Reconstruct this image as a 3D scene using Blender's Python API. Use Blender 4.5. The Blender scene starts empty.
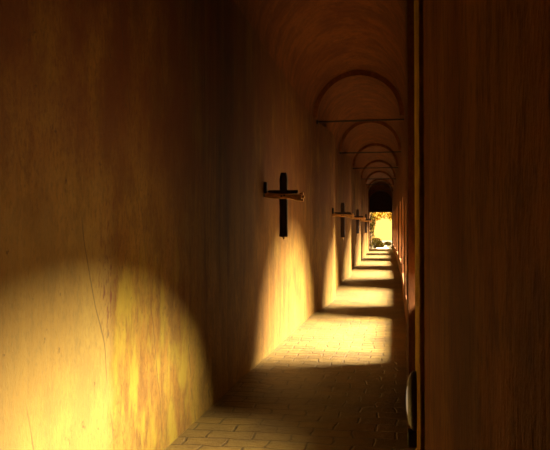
import bpy, bmesh, math, random
from mathutils import Vector, Matrix
from mathutils import noise as mn
random.seed(7)
S = bpy.context.scene
C = S.collection
EYE = 1.6
FPX = 700.0

# ------------------------------------------------------------------ helpers
def lerp_tab(tab, y):
    if y <= tab[0][0]: return tab[0][1]
    for (a, va), (b, vb) in zip(tab, tab[1:]):
        if y <= b:
            t = (y - a) / (b - a)
            return va + (vb - va) * t
    return tab[-1][1]

FLOOR_T = [(-6, 0), (15, 0), (18, .03), (21, .1), (24, .245), (26.5, .31), (33.5, .45), (40.5, .57), (47.5, .675), (55, .75), (130, 1.0)]
def fz(y): return lerp_tab(FLOOR_T, y)
LEFT_T = [(-6, -1.72), (36, -1.72), (41, -1.79), (48, -1.93), (55, -2.06)]
def bl(y): return lerp_tab(LEFT_T, y)
RIGHT_T = [(-6, .2), (25, .2), (30, .13), (36, .05), (43, -.05), (50, -.14), (55, -.2)]
def br(y): return lerp_tab(RIGHT_T, y)
SPRING = 4.17
PITCH = 7.0
Y0, Y1 = -4.0, 55.0

def mat(name): 
    m = bpy.data.materials.new(name); m.use_nodes = True
    return m, m.node_tree.nodes, m.node_tree.links, m.node_tree.nodes['Principled BSDF']

def obj(name, bm, m, parent=None, smooth=False, recalc=True):
    if recalc: bmesh.ops.recalc_face_normals(bm, faces=bm.faces)
    me = bpy.data.meshes.new(name); bm.to_mesh(me); bm.free()
    if smooth:
        for p in me.polygons: p.use_smooth = True
    o = bpy.data.objects.new(name, me); C.objects.link(o)
    if m is not None: me.materials.append(m)
    if parent is not None: o.parent = parent
    return o

def struct(o):
    o['kind'] = 'structure'; return o

def tag(o, label, cat, group=None, kind=None):
    o['label'] = label; o['category'] = cat
    if group: o['group'] = group
    if kind: o['kind'] = kind
    return o

def empty(name, loc, rz=0):
    o = bpy.data.objects.new(name, None); C.objects.link(o)
    o.location = loc; o.rotation_euler = (0, 0, rz); return o

def copy_tree(o, parent=None):
    c = o.copy(); C.objects.link(c); c.parent = parent
    for ch in list(o.children): copy_tree(ch, c)
    return c

def quad(bm, a, b, c, d):
    vs = [bm.verts.new(p) for p in (a, b, c, d)]
    return bm.faces.new(vs)

def box(bm, c, s, rot=None, bev=0.0, seg=2):
    r = bmesh.ops.create_cube(bm, size=1.0)
    vs = r['verts']
    bmesh.ops.scale(bm, vec=s, verts=vs)
    if bev > 0:
        es = list({e for v in vs for e in v.link_edges})
        rb = bmesh.ops.bevel(bm, geom=es, offset=bev, segments=seg, affect='EDGES', profile=.6)
        vs = list({v for f in rb['faces'] for v in f.verts} | {v for v in vs if v.is_valid})
        # gather all connected verts
        seen = set(vs); st = list(vs)
        while st:
            v = st.pop()
            for e in v.link_edges:
                w = e.other_vert(v)
                if w not in seen: seen.add(w); st.append(w)
        vs = list(seen)
    if rot is not None: bmesh.ops.rotate(bm, cent=(0, 0, 0), matrix=rot, verts=vs)
    bmesh.ops.translate(bm, vec=c, verts=vs)
    return vs

def tube(bm, pts, r, n=8, caps=True):
    rings = []
    for i, p in enumerate(pts):
        p = Vector(p)
        d = (Vector(pts[min(i + 1, len(pts) - 1)]) - Vector(pts[max(i - 1, 0)])).normalized()
        up = Vector((0, 0, 1)) if abs(d.z) < .9 else Vector((1, 0, 0))
        a = d.cross(up).normalized(); b = d.cross(a)
        rr = r[i] if isinstance(r, (list, tuple)) else r
        rings.append([bm.verts.new(p + a * rr * math.cos(t * 2 * math.pi / n) + b * rr * math.sin(t * 2 * math.pi / n)) for t in range(n)])
    for q, w in zip(rings, rings[1:]):
        for i in range(n): bm.faces.new((q[i], q[(i + 1) % n], w[(i + 1) % n], w[i]))
    if caps:
        bm.faces.new(rings[0]); bm.faces.new(rings[-1][::-1])

def roughen(bm, amt, sc):
    for v in bm.verts:
        n = mn.noise_vector(v.co * sc)
        v.co += n * amt

# ------------------------------------------------------------------ materials
def N(ns, t, **kw):
    n = ns.new(t)
    for k, v in kw.items(): setattr(n, k, v)
    return n

def ramp(ns, stops):
    r = ns.new('ShaderNodeValToRGB')
    e = r.color_ramp.elements
    while len(e) < len(stops): e.new(.5)
    for i, (p, c) in enumerate(stops):
        e[i].position = p; e[i].color = (c[0], c[1], c[2], 1) if isinstance(c, (tuple, list)) else (c, c, c, 1)
    return r

def mix(ns, ls, fac, a, b, mode='MIX'):
    m = ns.new('ShaderNodeMix'); m.data_type = 'RGBA'; m.blend_type = mode; m.clamp_factor = True
    for sock, val in ((m.inputs[0], fac), (m.inputs[6], a), (m.inputs[7], b)):
        if hasattr(val, 'links') or isinstance(val, bpy.types.NodeSocket): ls.new(val, sock)
        elif isinstance(val, (int, float)): sock.default_value = val if sock == m.inputs[0] else val
        else: sock.default_value = (*val, 1)
    return m.outputs[2]

def mth(ns, ls, op, a, b=None, clamp=False):
    m = ns.new('ShaderNodeMath'); m.operation = op; m.use_clamp = clamp
    for i, v in enumerate((a, b)):
        if v is None: continue
        if isinstance(v, (int, float)): m.inputs[i].default_value = v
        else: ls.new(v, m.inputs[i])
    return m.outputs[0]

def noise_n(ns, ls, co, scale, vec=(1, 1, 1), detail=5, rough=.6, off=(0, 0, 0)):
    mp = ns.new('ShaderNodeMapping'); mp.inputs['Scale'].default_value = vec; mp.inputs['Location'].default_value = off
    ls.new(co, mp.inputs['Vector'])
    n = ns.new('ShaderNodeTexNoise'); n.inputs['Scale'].default_value = scale
    n.inputs['Detail'].default_value = detail; n.inputs['Roughness'].default_value = rough
    ls.new(mp.outputs[0], n.inputs['Vector'])
    return n.outputs['Fac']

def plaster(name, base, dark, yellow, left=False):
    m, ns, ls, p = mat(name)
    tc = ns.new('ShaderNodeTexCoord'); co = tc.outputs['Object']
    sp = ns.new('ShaderNodeSeparateXYZ'); ls.new(co, sp.inputs[0])
    big = noise_n(ns, ls, co, .9, off=(3, 1, 2))
    strk = noise_n(ns, ls, co, 3.0, (1, 1, .09), detail=6, rough=.65)
    fine = noise_n(ns, ls, co, 14, (1, 1, .35), detail=8, rough=.7)
    grit = noise_n(ns, ls, co, 90, (1, 1, .6), detail=4)
    c = mix(ns, ls, ramp_out(ns, ls, strk, .38, .66), dark, base)
    c = mix(ns, ls, ramp_out(ns, ls, big, .45, .65, .55), c, yellow)
    mid = noise_n(ns, ls, co, 2.6, (1, 1, .6), detail=9, rough=.72, off=(1, 8, 3))
    c = mix(ns, ls, ramp_out(ns, ls, mid, .54, .40, .6), c, tuple(x * .6 for x in dark))
    c = mix(ns, ls, ramp_out(ns, ls, fine, .52, .30, .45), c, tuple(x * .55 for x in dark))
    pit = noise_n(ns, ls, co, 42, (1, 1, .55), detail=6, rough=.7, off=(4, 4, 4))
    c = mix(ns, ls, ramp_out(ns, ls, pit, .52, .36, .5), c, tuple(x * .45 for x in dark))
    if left:
        # old repair: smooth coat, with sun glare painted in pale, before y = 4.1, stained ochre after it
        wob = noise_n(ns, ls, co, 6, (1, 1, 1), detail=4)
        yy = mth(ns, ls, 'ADD', sp.outputs['Y'], mth(ns, ls, 'MULTIPLY', mth(ns, ls, 'SUBTRACT', wob, .5), .22))
        pale = mth(ns, ls, 'MULTIPLY', mth(ns, ls, 'SUBTRACT', 1.0, sstep(ns, ls, yy, 4.02, 4.16)), mth(ns, ls, 'SUBTRACT', 1.0, sstep(ns, ls, mth(ns, ls, 'ADD', sp.outputs['Z'], wob), 1.9, 2.7)))
        c = mix(ns, ls, mth(ns, ls, 'MULTIPLY', pale, .45), c, (.22, .14, .030))
        # ochre salt bloom just after the seam, low on the wall
        bl1 = mth(ns, ls, 'MULTIPLY', sstep(ns, ls, yy, 4.08, 4.2), mth(ns, ls, 'SUBTRACT', 1.0, sstep(ns, ls, yy, 5.4, 6.4)))
        bl2 = mth(ns, ls, 'SUBTRACT', 1.0, sstep(ns, ls, sp.outputs['Z'], 1.2, 1.9))
        patch = noise_n(ns, ls, co, 5.5, (1, 1, .45), detail=5, off=(0, 5, 1))
        c = mix(ns, ls, mth(ns, ls, 'MULTIPLY', mth(ns, ls, 'MULTIPLY', bl1, bl2), ramp_out(ns, ls, patch, .42, .62, .8)), c, (.20, .128, .006))
        # damp sooty streaks, with pier shade painted in, around y = 5.7-8 rising up the wall
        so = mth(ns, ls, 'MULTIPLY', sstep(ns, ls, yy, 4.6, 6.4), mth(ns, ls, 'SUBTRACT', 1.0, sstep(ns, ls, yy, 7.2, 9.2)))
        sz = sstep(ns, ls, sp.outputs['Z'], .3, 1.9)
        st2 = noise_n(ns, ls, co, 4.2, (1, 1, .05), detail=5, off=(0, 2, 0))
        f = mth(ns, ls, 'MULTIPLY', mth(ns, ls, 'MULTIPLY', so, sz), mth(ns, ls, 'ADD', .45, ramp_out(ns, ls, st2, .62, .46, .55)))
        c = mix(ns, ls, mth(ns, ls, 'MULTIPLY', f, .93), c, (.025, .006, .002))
        # dimness of the upper wall painted in, with ragged soot
        rag = noise_n(ns, ls, co, 1.7, (1, 1, .7), detail=9, rough=.7, off=(2, 6, 4))
        up = sstep(ns, ls, mth(ns, ls, 'ADD', sp.outputs['Z'], mth(ns, ls, 'MULTIPLY', rag, 1.6)), 2.3, 3.3)
        c = mix(ns, ls, mth(ns, ls, 'MULTIPLY', up, ramp_out(ns, ls, rag, .68, .40, .75)), c, (.085, .018, .002))
        # rust red spatter along the seam
        se = mth(ns, ls, 'MULTIPLY', sstep(ns, ls, yy, 3.86, 4.0), mth(ns, ls, 'SUBTRACT', 1.0, sstep(ns, ls, yy, 4.05, 4.3)))
        rz = mth(ns, ls, 'MULTIPLY', sstep(ns, ls, sp.outputs['Z'], .9, 1.15), mth(ns, ls, 'SUBTRACT', 1.0, sstep(ns, ls, sp.outputs['Z'], 1.35, 2.3)))
        ps = noise_n(ns, ls, co, 22, (1, 1, .5), detail=5)
        c = mix(ns, ls, mth(ns, ls, 'MULTIPLY', mth(ns, ls, 'MULTIPLY', se, rz), ramp_out(ns, ls, ps, .52, .62, .8)), c, (.09, .018, .004))
        # scattered brown chips
        vo = ns.new('ShaderNodeTexNoise'); vo.inputs['Scale'].default_value = 9; vo.inputs['Detail'].default_value = 9; vo.inputs['Roughness'].default_value = .75
        ls.new(co, vo.inputs['Vector'])
        c = mix(ns, ls, ramp_out(ns, ls, vo.outputs['Fac'], .62, .66), c, (.07, .03, .006))
        # long thin scratches
        wv = ns.new('ShaderNodeTexWave'); wv.wave_type = 'BANDS'; wv.bands_direction = 'DIAGONAL'
        mp = ns.new('ShaderNodeMapping'); mp.inputs['Rotation'].default_value = (math.radians(28), 0, 0)
        ls.new(co, mp.inputs[0]); ls.new(mp.outputs[0], wv.inputs['Vector'])
        wv.inputs['Scale'].default_value = .55; wv.inputs['Distortion'].default_value = 2.2; wv.inputs['Detail'].default_value = 3
        msk = noise_n(ns, ls, co, 1.6, detail=2, off=(9, 2, 7))
        sc = mth(ns, ls, 'MULTIPLY', ramp_out(ns, ls, wv.outputs['Fac'], .9992, .9999), ramp_out(ns, ls, msk, .5, .56))
        c = mix(ns, ls, mth(ns, ls, 'MULTIPLY', sc, .7), c, (.06, .025, .006))
    ls.new(c, p.inputs['Base Color'])
    p.inputs['Roughness'].default_value = .85
    p.inputs['Specular IOR Level'].default_value = .25
    b1 = ns.new('ShaderNodeBump'); b1.inputs['Strength'].default_value = .8; b1.inputs['Distance'].default_value = .02
    h = mth(ns, ls, 'ADD', fine, mth(ns, ls, 'MULTIPLY', grit, .35))
    ls.new(h, b1.inputs['Height']); ls.new(b1.outputs[0], p.inputs['Normal'])
    return m

def ramp_out(ns, ls, sock, a, b, top=1.0):
    mr = ns.new('ShaderNodeMapRange'); mr.interpolation_type = 'SMOOTHSTEP'
    rev = a > b
    lo, hi = (b, a) if rev else (a, b)
    mr.inputs[1].default_value = lo; mr.inputs[2].default_value = hi
    mr.inputs[3].default_value = top if rev else 0; mr.inputs[4].default_value = 0 if rev else top
    ls.new(sock, mr.inputs[0]); return mr.outputs[0]
def sstep(ns, ls, sock, a, b): return ramp_out(ns, ls, sock, a, b)

ORANGE = (.195, .090, .007); BROWN = (.135, .053, .002); GOLD = (.22, .126, .013)
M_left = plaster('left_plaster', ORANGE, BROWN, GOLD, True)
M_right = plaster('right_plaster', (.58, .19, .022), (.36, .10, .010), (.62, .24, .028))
M_vault = plaster('vault_plaster', (.18, .058, .006), (.12, .033, .003), (.20, .07, .008))
M_lit_edge = plaster('lit_edge_plaster', (.80, .50, .05), (.7, .40, .04), (.82, .52, .06))  # bright tone holds the light on the near pier's edge

def floor_mat():
    m, ns, ls, p = mat('stone_pavers')
    tc = ns.new('ShaderNodeTexCoord'); co = tc.outputs['Object']
    wn = ns.new('ShaderNodeTexNoise'); wn.inputs['Scale'].default_value = 2.3; wn.inputs['Detail'].default_value = 3
    ls.new(co, wn.inputs['Vector'])
    vm = ns.new('ShaderNodeVectorMath'); vm.operation = 'SCALE'; vm.inputs[3].default_value = .16
    sb = ns.new('ShaderNodeVectorMath'); sb.operation = 'SUBTRACT'; sb.inputs[1].default_value = (.5, .5, .5)
    ls.new(wn.outputs['Color'], sb.inputs[0]); ls.new(sb.outputs[0], vm.inputs[0])
    ad = ns.new('ShaderNodeVectorMath'); ad.operation = 'ADD'; ls.new(co, ad.inputs[0]); ls.new(vm.outputs[0], ad.inputs[1])
    br_ = ns.new('ShaderNodeTexBrick'); ls.new(ad.outputs[0], br_.inputs['Vector'])
    br_.inputs['Scale'].default_value = 1; br_.inputs['Brick Width'].default_value = .33; br_.inputs['Row Height'].default_value = .21
    br_.inputs['Mortar Size'].default_value = .012; br_.inputs['Mortar Smooth'].default_value = .6; br_.inputs['Bias'].default_value = 0
    br_.inputs['Color1'].default_value = (.19, .105, .016, 1); br_.inputs['Color2'].default_value = (.14, .072, .010, 1)
    br_.inputs['Mortar'].default_value = (.045, .02, .003, 1)
    n1 = noise_n(ns, ls, co, 1.4, detail=5); n2 = noise_n(ns, ls, co, 16, detail=7, rough=.7)
    c = mix(ns, ls, ramp_out(ns, ls, n1, .38, .62, .7), br_.outputs['Color'], (.065, .028, .004))
    c = mix(ns, ls, ramp_out(ns, ls, n2, .35, .7, .35), c, (.20, .12, .022))
    ls.new(c, p.inputs['Base Color']); p.inputs['Roughness'].default_value = .55
    inv = mth(ns, ls, 'SUBTRACT', 1.0, br_.outputs['Fac'])
    n3 = noise_n(ns, ls, co, 7, detail=6, rough=.7)
    h = mth(ns, ls, 'ADD', inv, mth(ns, ls, 'ADD', mth(ns, ls, 'MULTIPLY', n2, .4), mth(ns, ls, 'MULTIPLY', n3, 1.6)))
    b = ns.new('ShaderNodeBump'); b.inputs['Strength'].default_value = .8; b.inputs['Distance'].default_value = .02
    ls.new(h, b.inputs['Height']); ls.new(b.outputs[0], p.inputs['Normal'])
    return m
M_floor = floor_mat()

def simple(name, col, rough=.6, var=.3, scale=20, metal=0, bump=.2, vec=(1, 1, 1), spec=.4):
    m, ns, ls, p = mat(name)
    tc = ns.new('ShaderNodeTexCoord')
    n = noise_n(ns, ls, tc.outputs['Object'], scale, vec, detail=6)
    c = mix(ns, ls, ramp_out(ns, ls, n, .3, .7), tuple(x * (1 - var) for x in col), tuple(min(1, x * (1 + var)) for x in col))
    ls.new(c, p.inputs['Base Color']); p.inputs['Roughness'].default_value = rough; p.inputs['Metallic'].default_value = metal
    p.inputs['Specular IOR Level'].default_value = spec
    b = ns.new('ShaderNodeBump'); b.inputs['Strength'].default_value = bump; b.inputs['Distance'].default_value = .01
    ls.new(n, b.inputs['Height']); ls.new(b.outputs[0], p.inputs['Normal'])
    return m
M_iron = simple('black_iron', (.025, .015, .01), .7, .4, 30, 0)
M_wood = simple('dark_wood', (.035, .016, .008), .75, .5, 25, vec=(1, 1, .15))
M_beam = simple('worn_lit_wood', (.70, .36, .11), .7, .45, 22, vec=(.3, 1, 1))
M_lampbody = simple('brown_metal', (.05, .014, .008), .35, .2, 10, 0, .05)
M_leaf = simple('leaf_green', (.022, .014, .002), 1, .5, 3, bump=0, spec=0)
M_leafy = simple('leaf_yellow', (.15, .075, .003), 1, .4, 3, bump=0, spec=0)
M_bark = simple('bark', (.10, .05, .02), .9, .4, 12)
M_ground = simple('dry_ground', (.07, .045, .015), .95, .4, 1.5)
M_path = simple('pale_gravel', (.62, .5, .3), .95, .15, 8)
M_darkwood = simple('dark_door_wood', (.03, .012, .008), .8, .3, 9, vec=(4, 1, .4))
def glassy():
    m, ns, ls, p = mat('opal_glass')
    p.inputs['Base Color'].default_value = (.85, .78, .65, 1); p.inputs['Roughness'].default_value = .15
    p.inputs['Emission Color'].default_value = (1, .85, .65, 1); p.inputs['Emission Strength'].default_value = LENS_E
    return m
LENS_E = .12
M_glass = glassy()

# ------------------------------------------------------------------ openings & pilasters layout
centers = [3.6, 11.6] + [11.7 + PITCH * k for k in range(1, 6)]          # openings
HALF = [1.9, 2.4, 2.15] + [2.0] * 4
def opening(y):
    for c, h in zip(centers, HALF):
        if c - h < y < c + h: return c, h
    return None
PAR = .48                      # parapet height
SILL_SPRING, RISE = 1.25, 1.4
THICK = .62
def pier_x(y):                 # inner face of solid parts
    if y < 1.75: return .055
    if 5.4 < y < 7.3: return .1
    if y < 9.3: return .15
    return br(y)

ys = set()
y = Y0
while y < Y1: ys.add(round(y, 3)); y += .35
ys.add(Y1)
for c, h in zip(centers, HALF):
    for k in range(25):
        ys.add(round(c - h * math.cos(math.pi * k / 24), 4))
ys = sorted(ys)

# floor -------------------------------------------------------------
bm = bmesh.new()
xs = [i / 24 for i in range(25)]
fy = []
y = Y0
while y < Y1 + 1.2: fy.append(y); y += .12 if y < 18 else .4
def fh(x, y):
    return fz(y) + (.014 * mn.noise(Vector((x * 1.6, y * 1.6, 0))) + .006 * mn.noise(Vector((x * 5, y * 5, 3)))) * (1 if y < 53 else 0)
grid = []
for y in fy:
    x0, x1 = bl(y) - .1, br(y) + .1
    row = [bm.verts.new((x0 + (x1 - x0) * t, y, fh(x0 + (x1 - x0) * t, y))) for t in xs]
    grid.append(row)
for a, b in zip(grid, grid[1:]):
    for i in range(len(xs) - 1): bm.faces.new((a[i], a[i + 1], b[i + 1], b[i]))
fl = struct(obj('floor', bm, M_floor, smooth=True))

# left wall with pilasters ------------------------------------------
pil_far = [18.2 + 7.2 * k for k in range(5)]
def left_x(y):
    x = bl(y)
    for k, f in enumerate(pil_far):
        w = 3.6 if k == 0 else 2.6
        if f - w <= y <= f:
            d = .19 if k == 0 else .16
            t = min(1, (y - (f - w)) / (2.6 if k == 0 else 1.4))
            return x + d * t
    return x
ly = []
y = Y0
while y < Y1: ly.append(y); y += .15 if y < 20 else .3
ly.append(Y1)
for f in pil_far: ly += [f, f + .03]
ly = sorted(set(ly))
bm = bmesh.new()
NZ = 30
rows = []
for y in ly:
    z0, z1 = fz(y) - .1, fz(y) + SPRING + .01
    r = []
    for k in range(NZ + 1):
        z = z0 + (z1 - z0) * k / NZ
        w = .012 * mn.noise(Vector((0, y * .8, z * .8))) + .004 * mn.noise(Vector((4, y * 3.5, z * 3.5)))
        foot = .035 * math.exp(-((z - fz(y)) / .07) ** 2) if z > fz(y) - .2 else 0
        r.append(bm.verts.new((left_x(y) + w, y, z)))
    r.append(bm.verts.new((-2.7, y, z1))); r.append(bm.verts.new((-2.7, y, z0)))
    rows.append(r)
for a, b in zip(rows, rows[1:]):
    n = len(a)
    for i in range(n): bm.faces.new((a[i], a[(i + 1) % n], b[(i + 1) % n], b[i]))
bm.faces.new(rows[0]); bm.faces.new(rows[-1][::-1])
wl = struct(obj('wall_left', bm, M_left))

# right wall: piers, parapets and arched openings ---------------------
bm = bmesh.new()
def column_prism(bm, ya, yb, xa, xb, za0, za1, zb0, zb1):
    """solid strip between y=ya and yb, inner x, thickness THICK, from z?0 to z?1"""
    xo = br((ya + yb) / 2) + THICK
    P = []
    for (yy, xi, z0, z1) in ((ya, xa, za0, za1), (yb, xb, zb0, zb1)):
        P.append([(xi, yy, z0), (xo, yy, z0), (xo, yy, z1), (xi, yy, z1)])
    a = [bm.verts.new(p) for p in P[0]]; b = [bm.verts.new(p) for p in P[1]]
    for i in range(4): bm.faces.new((a[i], a[(i + 1) % 4], b[(i + 1) % 4], b[i]))
    bm.faces.new(a); bm.faces.new(b[::-1])
solid_runs = []; 
edges = [Y0]
for c, h in zip(centers, HALF): edges += [c - h, c + h]
edges.append(Y1)
for i in range(0, len(edges) - 1, 2):
    a, b = edges[i], edges[i + 1]
    n = max(1, int((b - a) / .8))
    if i == 2:
        struct(obj('wall_near', bm, M_right)); bm = bmesh.new()
    for k in range(n):
        ya, yb = a + (b - a) * k / n, a + (b - a) * (k + 1) / n
        xa, xb = pier_x(ya + .02), pier_x(yb - .02)
        column_prism(bm, ya, yb, xa, xb, fz(ya) - .1, fz(ya) + SPRING + .12, fz(yb) - .1, fz(yb) + SPRING + .12)
for c, h in zip(centers, HALF):
    cy = [c - h * math.cos(math.pi * k / 24) for k in range(25)]
    def top(y): return fz(y) + (SILL_SPRING if c > 5 else 1.2) + (RISE if c > 5 else .95) * math.sqrt(max(0, 1 - ((y - c) / h) ** 2))
    for ya, yb in zip(cy, cy[1:]):
        column_prism(bm, ya, yb, br(ya), br(yb), fz(ya) - .1, fz(ya) + (1.1 if c < 5 else PAR), fz(yb) - .1, fz(yb) + (1.1 if c < 5 else PAR))
        column_prism(bm, ya, yb, br(ya), br(yb), top(ya), fz(ya) + SPRING + .12, top(yb), fz(yb) + SPRING + .12)
wr = struct(obj('wall_right', bm, M_vault))
# lit edge of the nearest pier, painted as an added bright strip
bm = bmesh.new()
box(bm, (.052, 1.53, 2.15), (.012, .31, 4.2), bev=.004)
struct(obj('trim_1', bm, M_lit_edge))

# vault ----------------------------------------------------------------
def arc(y, shrink, n=28, bulge=0):
    xl, xr = bl(y), br(y)
    cx, R = (xl + xr) / 2, (xr - xl) / 2 - shrink
    zc = fz(y) + SPRING
    return [(cx - R * math.cos(math.pi * k / n), y, zc + (R + bulge) * math.sin(math.pi * k / n)) for k in range(n + 1)]
bm = bmesh.new()
piers = [1.2, 8.2] + [15.2 + PITCH * k for k in range(6)]
prev = None
cy = [Y0 + (Y1 - Y0) * k / 170 for k in range(171)]
for y in cy:
    # each bay swells a little between its transverse arches
    ph = ((y - 1.2) / PITCH) % 1.0
    bulge = .10 * math.sin(math.pi * ph)
    A = arc(y, 0, bulge=bulge)
    A = [(px, py, pz + .008 * mn.noise(Vector((px * 1.5, py * 1.5, pz)))) for px, py, pz in A]
    zt = fz(y) + SPRING + 1.5
    loop = [(-2.7, y, fz(y) + SPRING)] + A + [(br(y) + THICK, y, fz(y) + SPRING), (br(y) + THICK, y, zt), (-2.7, y, zt)]
    vs = [bm.verts.new(p) for p in loop]
    if prev:
        n = len(vs)
        for i in range(n): bm.faces.new((prev[i], prev[(i + 1) % n], vs[(i + 1) % n], vs[i]))
    prev = vs
struct(obj('ceiling', bm, M_vault))

# transverse arches under the vault
tn = 2
for i, py in enumerate(piers[2:]):
    bm = bmesh.new()
    ya, yb = py - .38, py + .38
    L = []
    for yy in (ya, yb):
        inner = arc(yy, .09); outer = arc(yy, -.06)
        L.append(([bm.verts.new(p) for p in inner], [bm.verts.new(p) for p in outer]))
    (i0, o0), (i1, o1) = L
    n = len(i0)
    for k in range(n - 1):
        bm.faces.new((i0[k], i0[k + 1], i1[k + 1], i1[k]))
        bm.faces.new((o0[k], o0[k + 1], i0[k + 1], i0[k]))
        bm.faces.new((o1[k], o1[k + 1], i1[k + 1], i1[k]))
        bm.faces.new((o0[k], o0[k + 1], o1[k + 1], o1[k]))
    for k in (0, n - 1): bm.faces.new((i0[k], o0[k], o1[k], i1[k]))
    struct(obj('trim_%d' % tn, bm, M_vault)); tn += 1

# wall behind the viewer and wall with the exit at the far end
bm = bmesh.new()
box(bm, ((-2.7 + .8) / 2, Y0 - .2, 2.6), (3.6, .4, 5.6))
struct(obj('wall_front', bm, M_right))

bm = bmesh.new()
ye = Y1
xl, xr = -1.96, -.24
cx, R = (xl + xr) / 2, (xr - xl) / 2
zb = fz(ye); zsp = EYE + (238 - 201) * ye / FPX; ztop = zb + SPRING + 1.5
th = .5
n = 20
arcp = [(cx - R * math.cos(math.pi * k / n), zsp + R * .9 * math.sin(math.pi * k / n)) for k in range(n + 1)]
inner = [(xl, zb - .1)] + arcp + [(xr, zb - .1)]
outer = [(-2.7, zb - .1)] + [(-2.7 + 3.4 * k / n, ztop) for k in range(n + 1)] + [(.7, zb - .1)]
rings = []
for yy in (ye, ye + th):
    rings.append(([bm.verts.new((px, yy, pz)) for px, pz in inner], [bm.verts.new((px, yy, pz)) for px, pz in outer]))
(a0, b0), (a1, b1) = rings
for k in range(len(inner) - 1):
    bm.faces.new((a0[k], a0[k + 1], b0[k + 1], b0[k])); bm.faces.new((a1[k], b1[k], b1[k + 1], a1[k + 1]))
    bm.faces.new((a0[k], a1[k], a1[k + 1], a0[k + 1])); bm.faces.new((b0[k], b0[k + 1], b1[k + 1], b1[k]))
struct(obj('wall_back', bm, M_vault))
# dark boarded lunette with its lintel over the exit
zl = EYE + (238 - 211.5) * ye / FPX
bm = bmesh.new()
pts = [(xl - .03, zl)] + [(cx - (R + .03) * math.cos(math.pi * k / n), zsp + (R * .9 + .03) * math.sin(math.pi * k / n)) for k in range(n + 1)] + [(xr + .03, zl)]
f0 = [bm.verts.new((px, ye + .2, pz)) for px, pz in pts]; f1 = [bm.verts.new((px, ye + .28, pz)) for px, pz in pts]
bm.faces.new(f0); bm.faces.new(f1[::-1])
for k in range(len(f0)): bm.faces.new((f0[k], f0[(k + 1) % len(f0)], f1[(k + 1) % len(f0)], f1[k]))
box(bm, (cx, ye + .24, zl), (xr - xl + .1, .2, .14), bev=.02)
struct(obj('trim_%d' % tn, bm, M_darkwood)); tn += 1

# ------------------------------------------------------------------ tie rods
words = ['nearest black iron tie rod spanning the vault, lowest shadow line above the first arch',
         'second black iron tie rod down the corridor, just under the nearest rod',
         'third black iron tie rod down the corridor, in front of the small red arch',
         'fourth thin iron tie rod, above the far vault ribs',
         'fifth thin iron tie rod, second from the far exit',
         'farthest thin iron tie rod, just before the boarded lunette of the exit']
words[0] = 'nearest iron tie rod, the longest black bar crossing the vault beyond the cross'
for i, py in enumerate(piers[2:]):
    yb = py
    z = fz(yb) + SPRING - .03 + (.12 if i > 3 else 0)
    xa, xb = bl(yb) - .02, br(yb) + .02
    t = empty('tie_rod', ((xa + xb) / 2, yb, z))
    tag(t, words[i], 'tie rod', 'iron tie rods across the vault')
    bm = bmesh.new(); L = (xb - xa) / 2
    tube(bm, [(-L, 0, 0), (-L * .33, 0, -.004), (L * .33, 0, -.004), (L, 0, 0)], .019, 10)
    obj('bar', bm, M_iron, t, smooth=True)
    bm = bmesh.new()
    off = left_x(yb) - xa
    for s in (1,):
        box(bm, (-L + off + .012, 0, 0), (.03, .1, .1), bev=.006)
    obj('wall_plate', bm, M_iron, t)

# ------------------------------------------------------------------ wooden crosses
def make_cross():
    t = empty('wall_cross', (0, 0, 0))
    bm = bmesh.new(); rnd = random.Random(3)
    vs = box(bm, (.255, 0, .005), (.105, .085, .86), bev=.012)
    bmesh.ops.subdivide_edges(bm, edges=[e for e in bm.edges if abs(e.verts[0].co.z - e.verts[1].co.z) > .3], cuts=9)
    for v in bm.verts:
        v.co.x += .009 * mn.noise(v.co * 6); v.co.y += .008 * mn.noise(v.co * 6 + Vector((5, 0, 0)))
        if v.co.z > .38: v.co.x = .255 + (v.co.x - .255) * .72
    obj('upright', bm, M_wood, t)
    bm = bmesh.new()
    R = Matrix.Rotation(math.radians(4), 3, 'Y')
    vs = box(bm, (0, 0, 0), (.50, .07, .07), bev=.012)
    bmesh.ops.subdivide_edges(bm, edges=[e for e in bm.edges if abs(e.verts[0].co.x - e.verts[1].co.x) > .2], cuts=8)
    for v in bm.verts:
        v.co.z += .012 * mn.noise(v.co * 7); v.co.y += .009 * mn.noise(v.co * 7 + Vector((0, 5, 0)))
        if v.co.x > .17: v.co.z *= 1.25
    bmesh.ops.rotate(bm, cent=(0, 0, 0), matrix=R, verts=bm.verts)
    bmesh.ops.translate(bm, vec=(.255, -.045, .115), verts=bm.verts)
    beam = obj('crossbeam', bm, M_beam, t)  # bright wood tone carries the light on the beam's lower edge
    bm = bmesh.new(); box(bm, (.25, -.03, .175), (.40, .06, .05), rot=None, bev=.01)
    roughen(bm, .01, 8)
    obj('shaded_top', bm, M_wood, t)  # shade on the beam's upper half, added as a dark strip
    bm = bmesh.new()
    for dz, dx, l in ((.042, 0, .05), (.0, .012, .06), (-.042, .0, .055)):
        b2 = box(bm, (.50 + dx, -.045, .105 + dz), (l, .055, .034), bev=.008)
    obj('end_block', bm, M_beam, beam)
    bm = bmesh.new(); tube(bm, [(.255, 0, -.42), (.255, 0, -.455)], [.02, .014], 8)
    obj('peg', bm, M_beam, t)
    bm = bmesh.new(); box(bm, (.012, -.045, .23), (.05, .09, .15), bev=.008)
    obj('wall_bracket', bm, M_iron, t)
    bm = bmesh.new(); 
    for k in range(2): 
        bmesh.ops.create_uvsphere(bm, u_segments=8, v_segments=6, radius=.012, matrix=Matrix.Translation((.255 + (-.02 + .04 * k), -.095,   .115 + .01 * k)))
    obj('nail', bm, M_iron, beam)
    return t
cross = make_cross()
spots = [(9.25, .44, 'large dark wooden cross standing out from the lit left wall, nearest of the crosses'),
         (17.4, .44, 'second dark wooden cross along the left wall, at the edge of the first pilaster'),
         (25.0, .58, 'third small wooden cross on the left wall, just past the second cross'),
         (32.2, .66, 'farthest tiny wooden cross on the left wall, close to the bright exit')]
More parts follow.
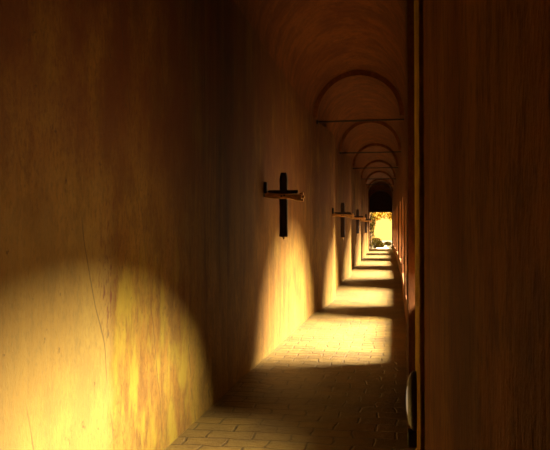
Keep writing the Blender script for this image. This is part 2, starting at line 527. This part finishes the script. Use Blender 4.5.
for i, (yy, up, lab) in enumerate(spots):
    o = cross if i == 0 else copy_tree(cross)
    xw = left_x(yy)
    o.location = (xw, yy, EYE + up)
    tag(o, lab, 'cross', 'wooden crosses along the left wall')

# ------------------------------------------------------------------ low wall lamps on the piers
def make_lamp():
    t = empty('wall_lamp', (0, 0, 0))
    bm = bmesh.new()
    # oval dished cover, axis along -x
    n = 28; prof = [(0.0, .9), (-.008, .9), (-.013, .84), (-.018, .70), (-.021, .56)]
    rings = []
    for dx, s in prof:
        rings.append([bm.verts.new((dx, .055 * s * math.cos(a * 2 * math.pi / n), .080 * s * math.sin(a * 2 * math.pi / n))) for a in range(n)])
    for q, w in zip(rings, rings[1:]):
        for k in range(n): bm.faces.new((q[k], q[(k + 1) % n], w[(k + 1) % n], w[k]))
    bm.faces.new(rings[0]); bm.faces.new(rings[-1][::-1])
    obj('housing', bm, M_lampbody, t)
    bm = bmesh.new(); rings = []
    for dx, s in [(-.019, .5), (-.022, .42), (-.024, .3), (-.025, .1)]:
        rings.append([bm.verts.new((dx, .055 * s * math.cos(a * 2 * math.pi / n), .08 * s * math.sin(a * 2 * math.pi / n))) for a in range(n)])
    for q, w in zip(rings, rings[1:]):
        for k in range(n): bm.faces.new((q[k], q[(k + 1) % n], w[(k + 1) % n], w[k]))
    bm.faces.new(rings[0]); bm.faces.new(rings[-1][::-1])
    obj('lens', bm, M_glass, t, smooth=True)
    bm = bmesh.new(); box(bm, (-.010, 0, -.09), (.022, .05, .035), bev=.004)
    obj('mounting_block', bm, M_iron, t)
    return t
lamp = make_lamp()
lsp = [(1.60, .046, EYE - .363, 'dark oval wall lamp low on the nearest right pier, seen edge-on'),
       (8.5, .15, EYE - .50, 'second oval wall lamp low on the right, small dot beside the dark floor band'),
       (15.9, br(15.9), EYE - .47, 'third oval wall lamp low on the right, between the second lamp and the exit'),
       (22.9, br(22.9), EYE - .33, 'fourth oval wall lamp on the right, small dot level with the foot of the exit'),
       (29.9, br(29.9), EYE - .15, 'fifth oval wall lamp on the right, small dot beside the lower exit edge'),
       (36.9, br(36.9), EYE - .03, 'farthest oval wall lamp on the right, faint dot touching the exit edge')]
for i, (yy, xw, zz, lab) in enumerate(lsp):
    o = lamp if i == 0 else copy_tree(lamp)
    o.location = (xw, yy, zz); o.scale = (.92,) * 3 if i == 0 else (1, 1, 1); tag(o, lab, 'lamp', 'oval wall lamps low on the right piers')

# ------------------------------------------------------------------ outside
bm = bmesh.new()
gy = [-40, -6, 5, 15, 18, 21, 26.5, 33.5, 40.5, 47.5, 55, 70, 100, 130, 200]
rows = []
for y in gy:
    rows.append([bm.verts.new((x, y, fz(y) - .12)) for x in (-70, -30, -10, 10, 30, 70)])
for a, b in zip(rows, rows[1:]):
    for k in range(5): bm.faces.new((a[k], a[k + 1], b[k + 1], b[k]))
g = struct(obj('ground', bm, M_ground))
bm = bmesh.new()
def pth(y): return -1.0 - .0 * (y - 55) - .02 * (y - 56.2)
pr = []
for k in range(20):
    y = 56.15 + k * 1.6
    pr.append([bm.verts.new((pth(y) + dx, y, fz(y) - .02 + dz)) for dx, dz in ((-.55, -.1), (-.45, 0), (.45, 0), (.55, -.1))])
for a, b in zip(pr, pr[1:]):
    for k in range(3): bm.faces.new((a[k], a[k + 1], b[k + 1], b[k]))
struct(obj('path', bm, M_path))

def leaf_cloud(bm, blobs, n, size, rnd):
    for _ in range(n):
        c, r = rnd.choice(blobs)
        while True:
            d = Vector([rnd.uniform(-1, 1) for _ in range(3)])
            if .3 < d.length < 1: break
        p = Vector(c) + Vector((d.x * r[0], d.y * r[1], d.z * r[2]))
        a = Vector([rnd.gauss(0, 1) for _ in range(3)]).normalized()
        b = a.cross(Vector([rnd.gauss(0, 1) for _ in range(3)])).normalized()
        s = size * rnd.uniform(.6, 1.3)
        bm.faces.new([bm.verts.new(p + a * s), bm.verts.new(p + b * s * .5), bm.verts.new(p - a * s), bm.verts.new(p - b * s * .5)])

def plant(name, base, blobs, n, size, m, stems, label, cat, seed, group=None):
    rnd = random.Random(seed)
    t = empty(name, base)
    bm = bmesh.new(); leaf_cloud(bm, blobs, n, size, rnd)
    obj('foliage', bm, m, t, recalc=False)
    bm = bmesh.new()
    for pts, r in stems: tube(bm, pts, r, 7)
    obj('trunk' if cat == 'tree' else 'stem', bm, M_bark, t, smooth=True)
    tag(t, label, cat, group)
    return t
def gz(y): return fz(y) - .13
plant('leafy_shrub', (-2.0, 59.0, gz(59.0)), [((0, 0, 1.0), (.38, .6, 1.0)), ((.1, 0, 2.2), (.32, .5, .7)), ((-.2, .2, 3.2), (.5, .6, .8))], 2400, .07, M_leaf,
      [([(0, 0, 0), (.03, 0, 1.2), (.0, 0, 3.0)], [.06, .045, .02])], 'tall narrow dark shrub at the left edge of the bright exit', 'shrub', 11)
plant('leafy_tree', (1.2, 66, gz(66)), [((-2.0, 0, 3.15), (.8, 1.0, .42)), ((-3.0, .5, 3.0), (.6, 1, .5)), ((-1.3, 0, 2.9), (.5, .9, .6)), ((-.3, 0, 4.6), (2.4, 2, 1.2))], 1700, .085, M_leafy,
      [([(0, 0, 0), (-.1, 0, 1.8), (.0, 0, 4.9)], [.18, .13, .06]), ([(-.1, 0, 2.6), (-.8, 0, 2.9), (-2.0, .2, 3.2)], [.07, .05, .02])],
      'yellow-leaved tree hanging its branches across the top of the bright exit', 'tree', 12)
plant('low_bush', (-1.6, 62.3, gz(62.3)), [((0, 0, .5), (.5, .6, .5)), ((.3, .2, .3), (.4, .4, .3))], 2600, .06, M_leaf,
      [([(0, 0, 0), (.1, 0, .5)], [.03, .015])], 'low dark rounded bush at the bottom left of the bright exit', 'bush', 13)
plant('garden_bush', (-.3, 63.5, gz(63.5)), [((0, 0, .25), (.75, .6, .33)), ((-.35, .2, .45), (.35, .4, .2))], 1000, .055, M_leaf,
      [([(0, 0, 0), (-.3, 0, .5)], [.03, .015])], 'low brown bush at the bottom right of the bright exit, beside the path', 'bush', 14)

# ------------------------------------------------------------------ light
w = bpy.data.worlds.new('World'); S.world = w; w.use_nodes = True
bg = w.node_tree.nodes['Background']; bg.inputs[0].default_value = (1.0, .47, .10, 1); bg.inputs[1].default_value = 2.3
sd = bpy.data.lights.new('sun', 'SUN'); sd.energy = 95; sd.color = (1.0, .97, .78); sd.angle = math.radians(50)
so = bpy.data.objects.new('sun', sd); C.objects.link(so)
el = math.radians(39)
d = Vector((-math.cos(el), .04, -math.sin(el)))
so.rotation_euler = d.to_track_quat('-Z', 'Y').to_euler()

# ------------------------------------------------------------------ camera
cd = bpy.data.cameras.new('camera'); cam = bpy.data.objects.new('camera', cd); C.objects.link(cam)
cd.sensor_width = 36; cd.lens = FPX * 36 / 550; cd.clip_start = .02; cd.clip_end = 500
cam.location = (0, 0, EYE)
cam.rotation_euler = (math.radians(90) + math.atan(13 / FPX), 0, math.atan(120 / FPX))
S.camera = cam
S.view_settings.view_transform = 'Standard'; S.view_settings.look = 'None'
S.view_settings.gamma = 1; S.view_settings.use_curve_mapping = False
S.view_settings.exposure = 0.2
